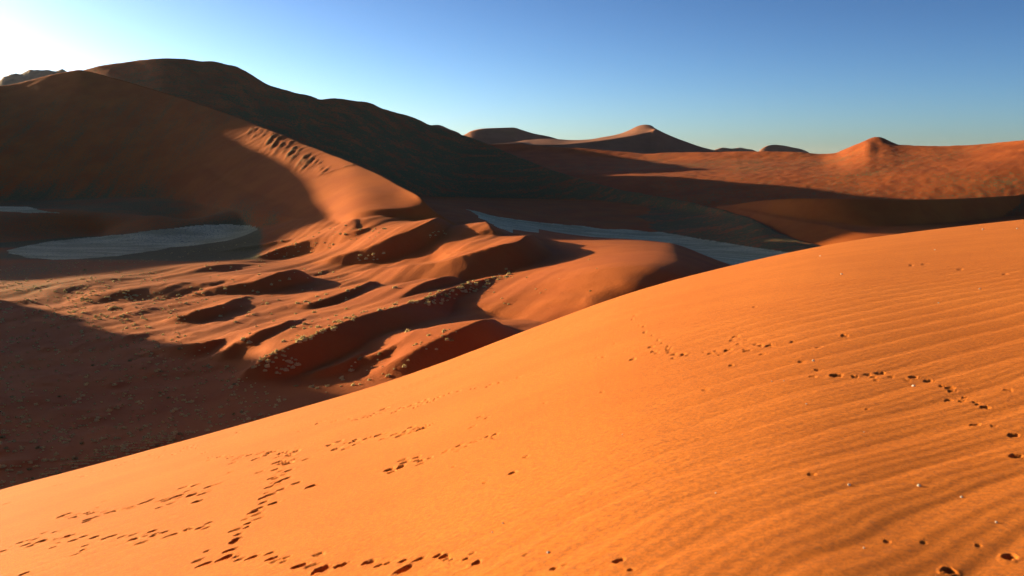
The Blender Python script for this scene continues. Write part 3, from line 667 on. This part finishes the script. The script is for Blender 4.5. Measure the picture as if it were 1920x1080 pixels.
def sil_y(px):
    return np.interp(px, [p[0] for p in SIL], [p[1] for p in SIL])
def scatter(poly, n, seed, rmin, rmax, clump=0.0):
    """random standing places whose picture falls in the polygon"""
    g = np.random.default_rng(seed); P = np.array(poly, float); out = []
    x0, y0 = P.min(0); x1, y1 = P.max(0)
    px = g.uniform(x0, x1, n * 12); py = g.uniform(y0, y1, n * 12)
    ok = inside(px, py, poly) & (py < sil_y(px) - 1)
    if clump: ok &= vnoise(px / 17 + seed, py / 7, seed) > clump
    px, py = px[ok][:n], py[ok][:n]
    t, s_ = ray(px, py); lo = np.full(len(px), 200.0); 
    Yl = np.linspace(215, 1150, 420); hit = np.zeros(len(px)); done = np.zeros(len(px), bool)
    for Y in Yl:
        yv = np.full(len(px), Y); z = H0(t * yv, yv)
        c = (~done) & (s_ * Y <= z); hit[c] = Y; done |= c
    r = rmin + (rmax - rmin) * g.random(len(px)) ** 2.2
    return [(t[i] * hit[i], hit[i], r[i]) for i in range(len(px)) if done[i]]
# a table of the ground for quick look-ups
_gy = np.linspace(210, 1160, 500); _gt = np.linspace(-.62, .3, 380)
_GY, _GT = np.meshgrid(_gy, _gt, indexing='ij'); _GZ = H(_GT * _GY, _GY)
def H0(x, y):
    fy = np.clip((y - _gy[0]) / (_gy[1] - _gy[0]), 0, len(_gy) - 1.001); ft = np.clip((x / y - _gt[0]) / (_gt[1] - _gt[0]), 0, len(_gt) - 1.001)
    iy, it = fy.astype(int), ft.astype(int); uy, ut = fy - iy, ft - it
    return (_GZ[iy, it] * (1 - uy) + _GZ[iy + 1, it] * uy) * (1 - ut) + (_GZ[iy, it + 1] * (1 - uy) + _GZ[iy + 1, it + 1] * uy) * ut

GROUPS = [
    ([(0, 518), (150, 503), (300, 512), (330, 540), (230, 585), (90, 606), (0, 606)], 330, .45, 1.15, -.05, 'dry tussock among the dense sunlit ones at left edge', 'dense sunlit tussocks at the left edge'),
    ([(110, 590), (150, 560), (330, 548), (420, 568), (330, 612), (200, 622)], 190, .5, 1.2, .02, 'yellow tussock in the sunlit band above the shade', 'tussocks along the band above the shade'),
    ([(0, 606), (110, 610), (330, 618), (450, 700), (570, 770), (0, 930)], 900, .34, 1.0, -.35, 'dull tussock scattered on the shaded valley floor', 'tussocks on the shaded valley floor'),
    ([(20, 915), (110, 876), (260, 822), (330, 810), (330, 830), (40, 935)], 330, .22, .6, -.1, 'tussock on the strip along the foreground dune edge', 'tussocks along the foreground dune edge'),
    ([(470, 693), (490, 668), (540, 655), (565, 690), (520, 705)], 60, .5, 1.3, -.3, 'tussock in the clump ending the long dark ridge', 'clump at the near end of the long ridge'),
    ([(575, 642), (600, 615), (650, 595), (700, 577), (745, 566), (745, 576), (690, 592), (640, 612), (590, 640)], 46, .6, 1.6, -.2, 'tussock on the crest of the long dark ridge', 'tussocks on the crest of the long ridge'),
    ([(745, 575), (790, 555), (850, 540), (905, 520), (960, 505), (960, 522), (900, 545), (820, 572)], 75, .7, 2.0, .0, 'tussock in the broken row along the shaded trough', 'row of big tussocks right of centre'),
    ([(330, 500), (480, 470), (640, 500), (700, 560), (560, 660), (440, 640), (400, 590), (320, 560)], 120, .55, 1.6, -.1, 'lone tussock casting a long shadow on lit sand', 'tussocks scattered on the lit sand'),
    ([(480, 462), (560, 445), (640, 420), (700, 425), (740, 432), (700, 450), (560, 480), (500, 486)], 60, .6, 1.7, .0, 'tussock on lit sand below the bright dune nose', 'tussocks below the dune nose'),
    ([(665, 480), (690, 476), (722, 478), (720, 488), (675, 492)], 12, .8, 1.9, -1, 'pale tussock in the tight cluster on lit sand', 'tight cluster at centre'),
    ([(800, 436), (830, 432), (838, 440), (806, 447)], 12, .5, 1.2, -1, 'tussock in the cluster under the ridge tip', 'cluster in the hollow'),
    ([(560, 735), (640, 690), (760, 640), (860, 600), (860, 640), (720, 715), (620, 745)], 40, .45, 1.2, -.1, 'tussock on sand beyond the middle foreground dune edge', 'tussocks beyond the foreground edge'),
    ([(900, 520), (1000, 490), (1130, 470), (1130, 540), (960, 590)], 12, .4, .8, -1, 'tussock on the smooth dark red slope', 'tussocks on the smooth red slope'),
    ([(0, 500), (200, 488), (420, 462), (480, 452), (330, 486), (150, 504), (0, 514)], 90, .4, .9, -.1, 'dark tussock between the pale pan and lit sand', 'tussocks between the pan and the lit sand'),
]
ALL = []
for gi, (poly, n, r0, r1, cl, lab, grp) in enumerate(GROUPS):
    got = scatter(poly, n, 500 + gi, r0, r1, cl)
    qs = np.quantile([q[2] for q in got], [.6, .85]) if got else None
    for x, y, r in got:
        px_, py_ = project(x, y, H0(np.array([x]), np.array([y]))[0])
        size = 'larger ' if r > qs[1] else 'middling ' if r > qs[0] else 'smaller '
        P = np.array(poly); fx = (px_ - P[:, 0].min()) / np.ptp(P[:, 0]); fy = (py_ - P[:, 1].min()) / np.ptp(P[:, 1])
        where = ('left' if fx < .25 else 'centre left' if fx < .5 else 'centre right' if fx < .75 else 'right')
        if np.ptp(P[:, 1]) > 60: where = ('upper ' if fy < .33 else 'middle ' if fy < .67 else 'lower ') + where
        ALL.append((x, y, r, size + lab + ', ' + where + ' of these', size + grp + ', ' + where))
for px, py, r, lab in [
    (766, 623, 1.5, 'rounded bush with the longest shadow, alone on lit sand near the foreground edge'),
    (742, 541, 1.5, 'dark squat bush alone on the lit slope at the centre of the valley'),
    (676, 675, 1.2, 'bush at the left end of the short row just beyond the foreground edge'),
    (713, 672, 1.1, 'bush in the middle of the short row just beyond the foreground edge'),
    (556, 727, 1.0, 'leftmost of the three pale bushes beside the foreground edge'),
    (586, 729, 1.1, 'middle one of the three pale bushes beside the foreground edge'),
    (615, 725, 1.0, 'rightmost of the three pale bushes beside the foreground edge'),
    (396, 506, 1.5, 'single dark bush on the upper lit sand near the clay pan'),
    (160, 508, 1.6, 'twin-crowned dark bush at the upper edge of the lit sand at left'),
    (1108, 549, .8, 'single pale tussock on the dark red slope close to the foreground edge')]:
    q = scatter([(px - 1, py - 1), (px + 1, py - 1), (px + 1, py + 1), (px - 1, py + 1)], 1, 900, r, r)
    if q: ALL.append((*q[0], lab, None))
ALL.sort(key=lambda b_: (b_[4] is not None, -b_[2] / b_[1]))
def slope_at(x, y):
    x_, y_ = np.array([x]), np.array([y]); return float(H0(x_, y_)[0])
gg = random.Random(5)
restV, restF = [], []
for k, (x, y, r, lab, grp) in enumerate(ALL):
    z = slope_at(x, y) + EYE - .04 * r; a = gg.uniform(0, 6.28); hz = gg.uniform(.75, 1.25)
    v = gg.randrange(8) if grp else 6 + k % 2
    if k < 300:
        o = link('bush' if not grp else 'grass_tussock', TUFT_ME[v], None, lab, 'bush' if not grp else 'grass tussock', group=grp)
        o.location = (x, y, z); o.rotation_euler = (0, 0, a); o.scale = (r, r * gg.uniform(.8, 1.25), r * hz)
    else:
        V, Fc = TUFTS[v]; i = len(restV); ca, sa = math.cos(a) * r, math.sin(a) * r
        restV += [(x + p[0] * ca - p[1] * sa, y + p[0] * sa + p[1] * ca, z + p[2] * r * hz) for p in V]
        restF += [tuple(i + q for q in f) for f in Fc]
me = bpy.data.meshes.new('small_grass'); me.from_pydata(restV, [], restF)
link('small_grass', me, M_TUFT, 'many small dry grass tussocks dotted over the valley floor', 'grass', 'stuff')

# ------------------------------------------------------------------ pale pebbles on the foreground slope
m, nt, b = new_mat('white_quartz'); M_PEB = m
b.inputs['Base Color'].default_value = (.50, .42, .33, 1); b.inputs['Roughness'].default_value = .45; b.inputs['Specular IOR Level'].default_value = .5
import bmesh
PEB_ME = []
for k in range(4):
    bm = bmesh.new(); bmesh.ops.create_icosphere(bm, subdivisions=2, radius=1); g = random.Random(k)
    off = [Vector((g.uniform(-1, 1), g.uniform(-1, 1), g.uniform(-1, 1))).normalized() for _ in range(5)]
    for v_ in bm.verts:
        for d_ in off:
            c_ = v_.co.dot(d_)
            if c_ > .72: v_.co -= d_ * (c_ - .72)
        v_.co.z *= .75
    me = bpy.data.meshes.new('pebble'); bm.to_mesh(me); bm.free(); me.materials.append(M_PEB); PEB_ME.append(me)
PEBS = [(1525, 678, 6), (1713, 724, 7), (1578, 516, 5), (1538, 480, 3), (1843, 431, 4), (1907, 429, 4), (1753, 468, 3), (1837, 543, 4), (1760, 570, 3), (1470, 715, 3), (1447, 715, 3), (1512, 757, 4),
        (1592, 909, 7), (1723, 912, 8), (1803, 931, 6), (1868, 980, 6), (1620, 1028, 5), (1620, 808, 3), (1342, 925, 4), (1028, 1040, 7), (923, 1000, 4), (943, 983, 4), (1167, 813, 3)]
for k, (px, py, w) in enumerate(PEBS):
    x, y = fg_hit(px, py); r = .5 * w / F * y
    z = fg_base(np.array([[x]]), np.array([[y]])) + fg_detail(np.array([[x]]), np.array([[y]]))
    big = w >= 6
    where = 'low at the right of the rippled slope' if px > 1480 and py > 700 else 'high on the right of the rippled slope' if px > 1400 and py < 700 else 'near the bottom middle of the rippled slope' if px < 1250 else 'on the middle of the rippled slope'
    own_label = {(1713, 724): 'larger white pebble just below the curving line of tracks at right', (1592, 909): 'larger white pebble, left of the two level ones at lower right',
                 (1723, 912): 'larger white pebble, right of the two level ones at lower right', (1803, 931): 'larger white pebble, second from the right edge low on the slope',
                 (1868, 980): 'larger white pebble nearest the right edge, above the bottom right tracks', (1525, 678): 'larger white pebble above the start of the curving tracks at right', (1028, 1040): 'larger white pebble near the bottom edge at middle'}.get((px, py))
    o = link('pebble', PEB_ME[k % 4], None, own_label or ('larger white pebble ' if big else 'tiny white pebble ') + where, 'pebble', group=('white pebbles on the rippled slope') if own_label else ('larger' if big else 'tiny') + ' white pebbles ' + where)
    o.location = (x, y, float(z[0, 0]) + EYE + r * .3); o.scale = (r, r, r); o.rotation_euler = (0, 0, k * 1.3)

plain_me = bpy.data.meshes.new('ground')
plain_me.from_pydata([(-45000, -3000, -24), (45000, -3000, -24), (45000, 60000, -24), (-45000, 60000, -24)], [], [(0, 1, 2, 3)])
link('ground', plain_me, M_PLAIN, 'red desert plain reaching the horizon', 'ground', 'structure')

# ------------------------------------------------------------------ thin desert haze
hz = bpy.data.meshes.new('haze')
x0, x1, y0, y1, z0, z1 = -45100, 45100, -3100, 60100, -25.2, 720
hz.from_pydata([(x, y, z) for z in (z0, z1) for y in (y0, y1) for x in (x0, x1)], [], [(0, 2, 3, 1), (4, 5, 7, 6), (0, 1, 5, 4), (2, 6, 7, 3), (0, 4, 6, 2), (1, 3, 7, 5)])
m = bpy.data.materials.new('haze'); m.use_nodes = True; nt = m.node_tree; nt.nodes.clear()
out = nt.nodes.new('ShaderNodeOutputMaterial'); pv = nt.nodes.new('ShaderNodeVolumePrincipled')
pv.inputs['Color'].default_value = (.86, .90, .95, 1); pv.inputs['Density'].default_value = 0.0000035; pv.inputs['Anisotropy'].default_value = .3
nt.links.new(pv.outputs[0], out.inputs['Volume'])
link('haze', hz, m, 'thin pale desert haze over the far dunes', 'haze', 'stuff')
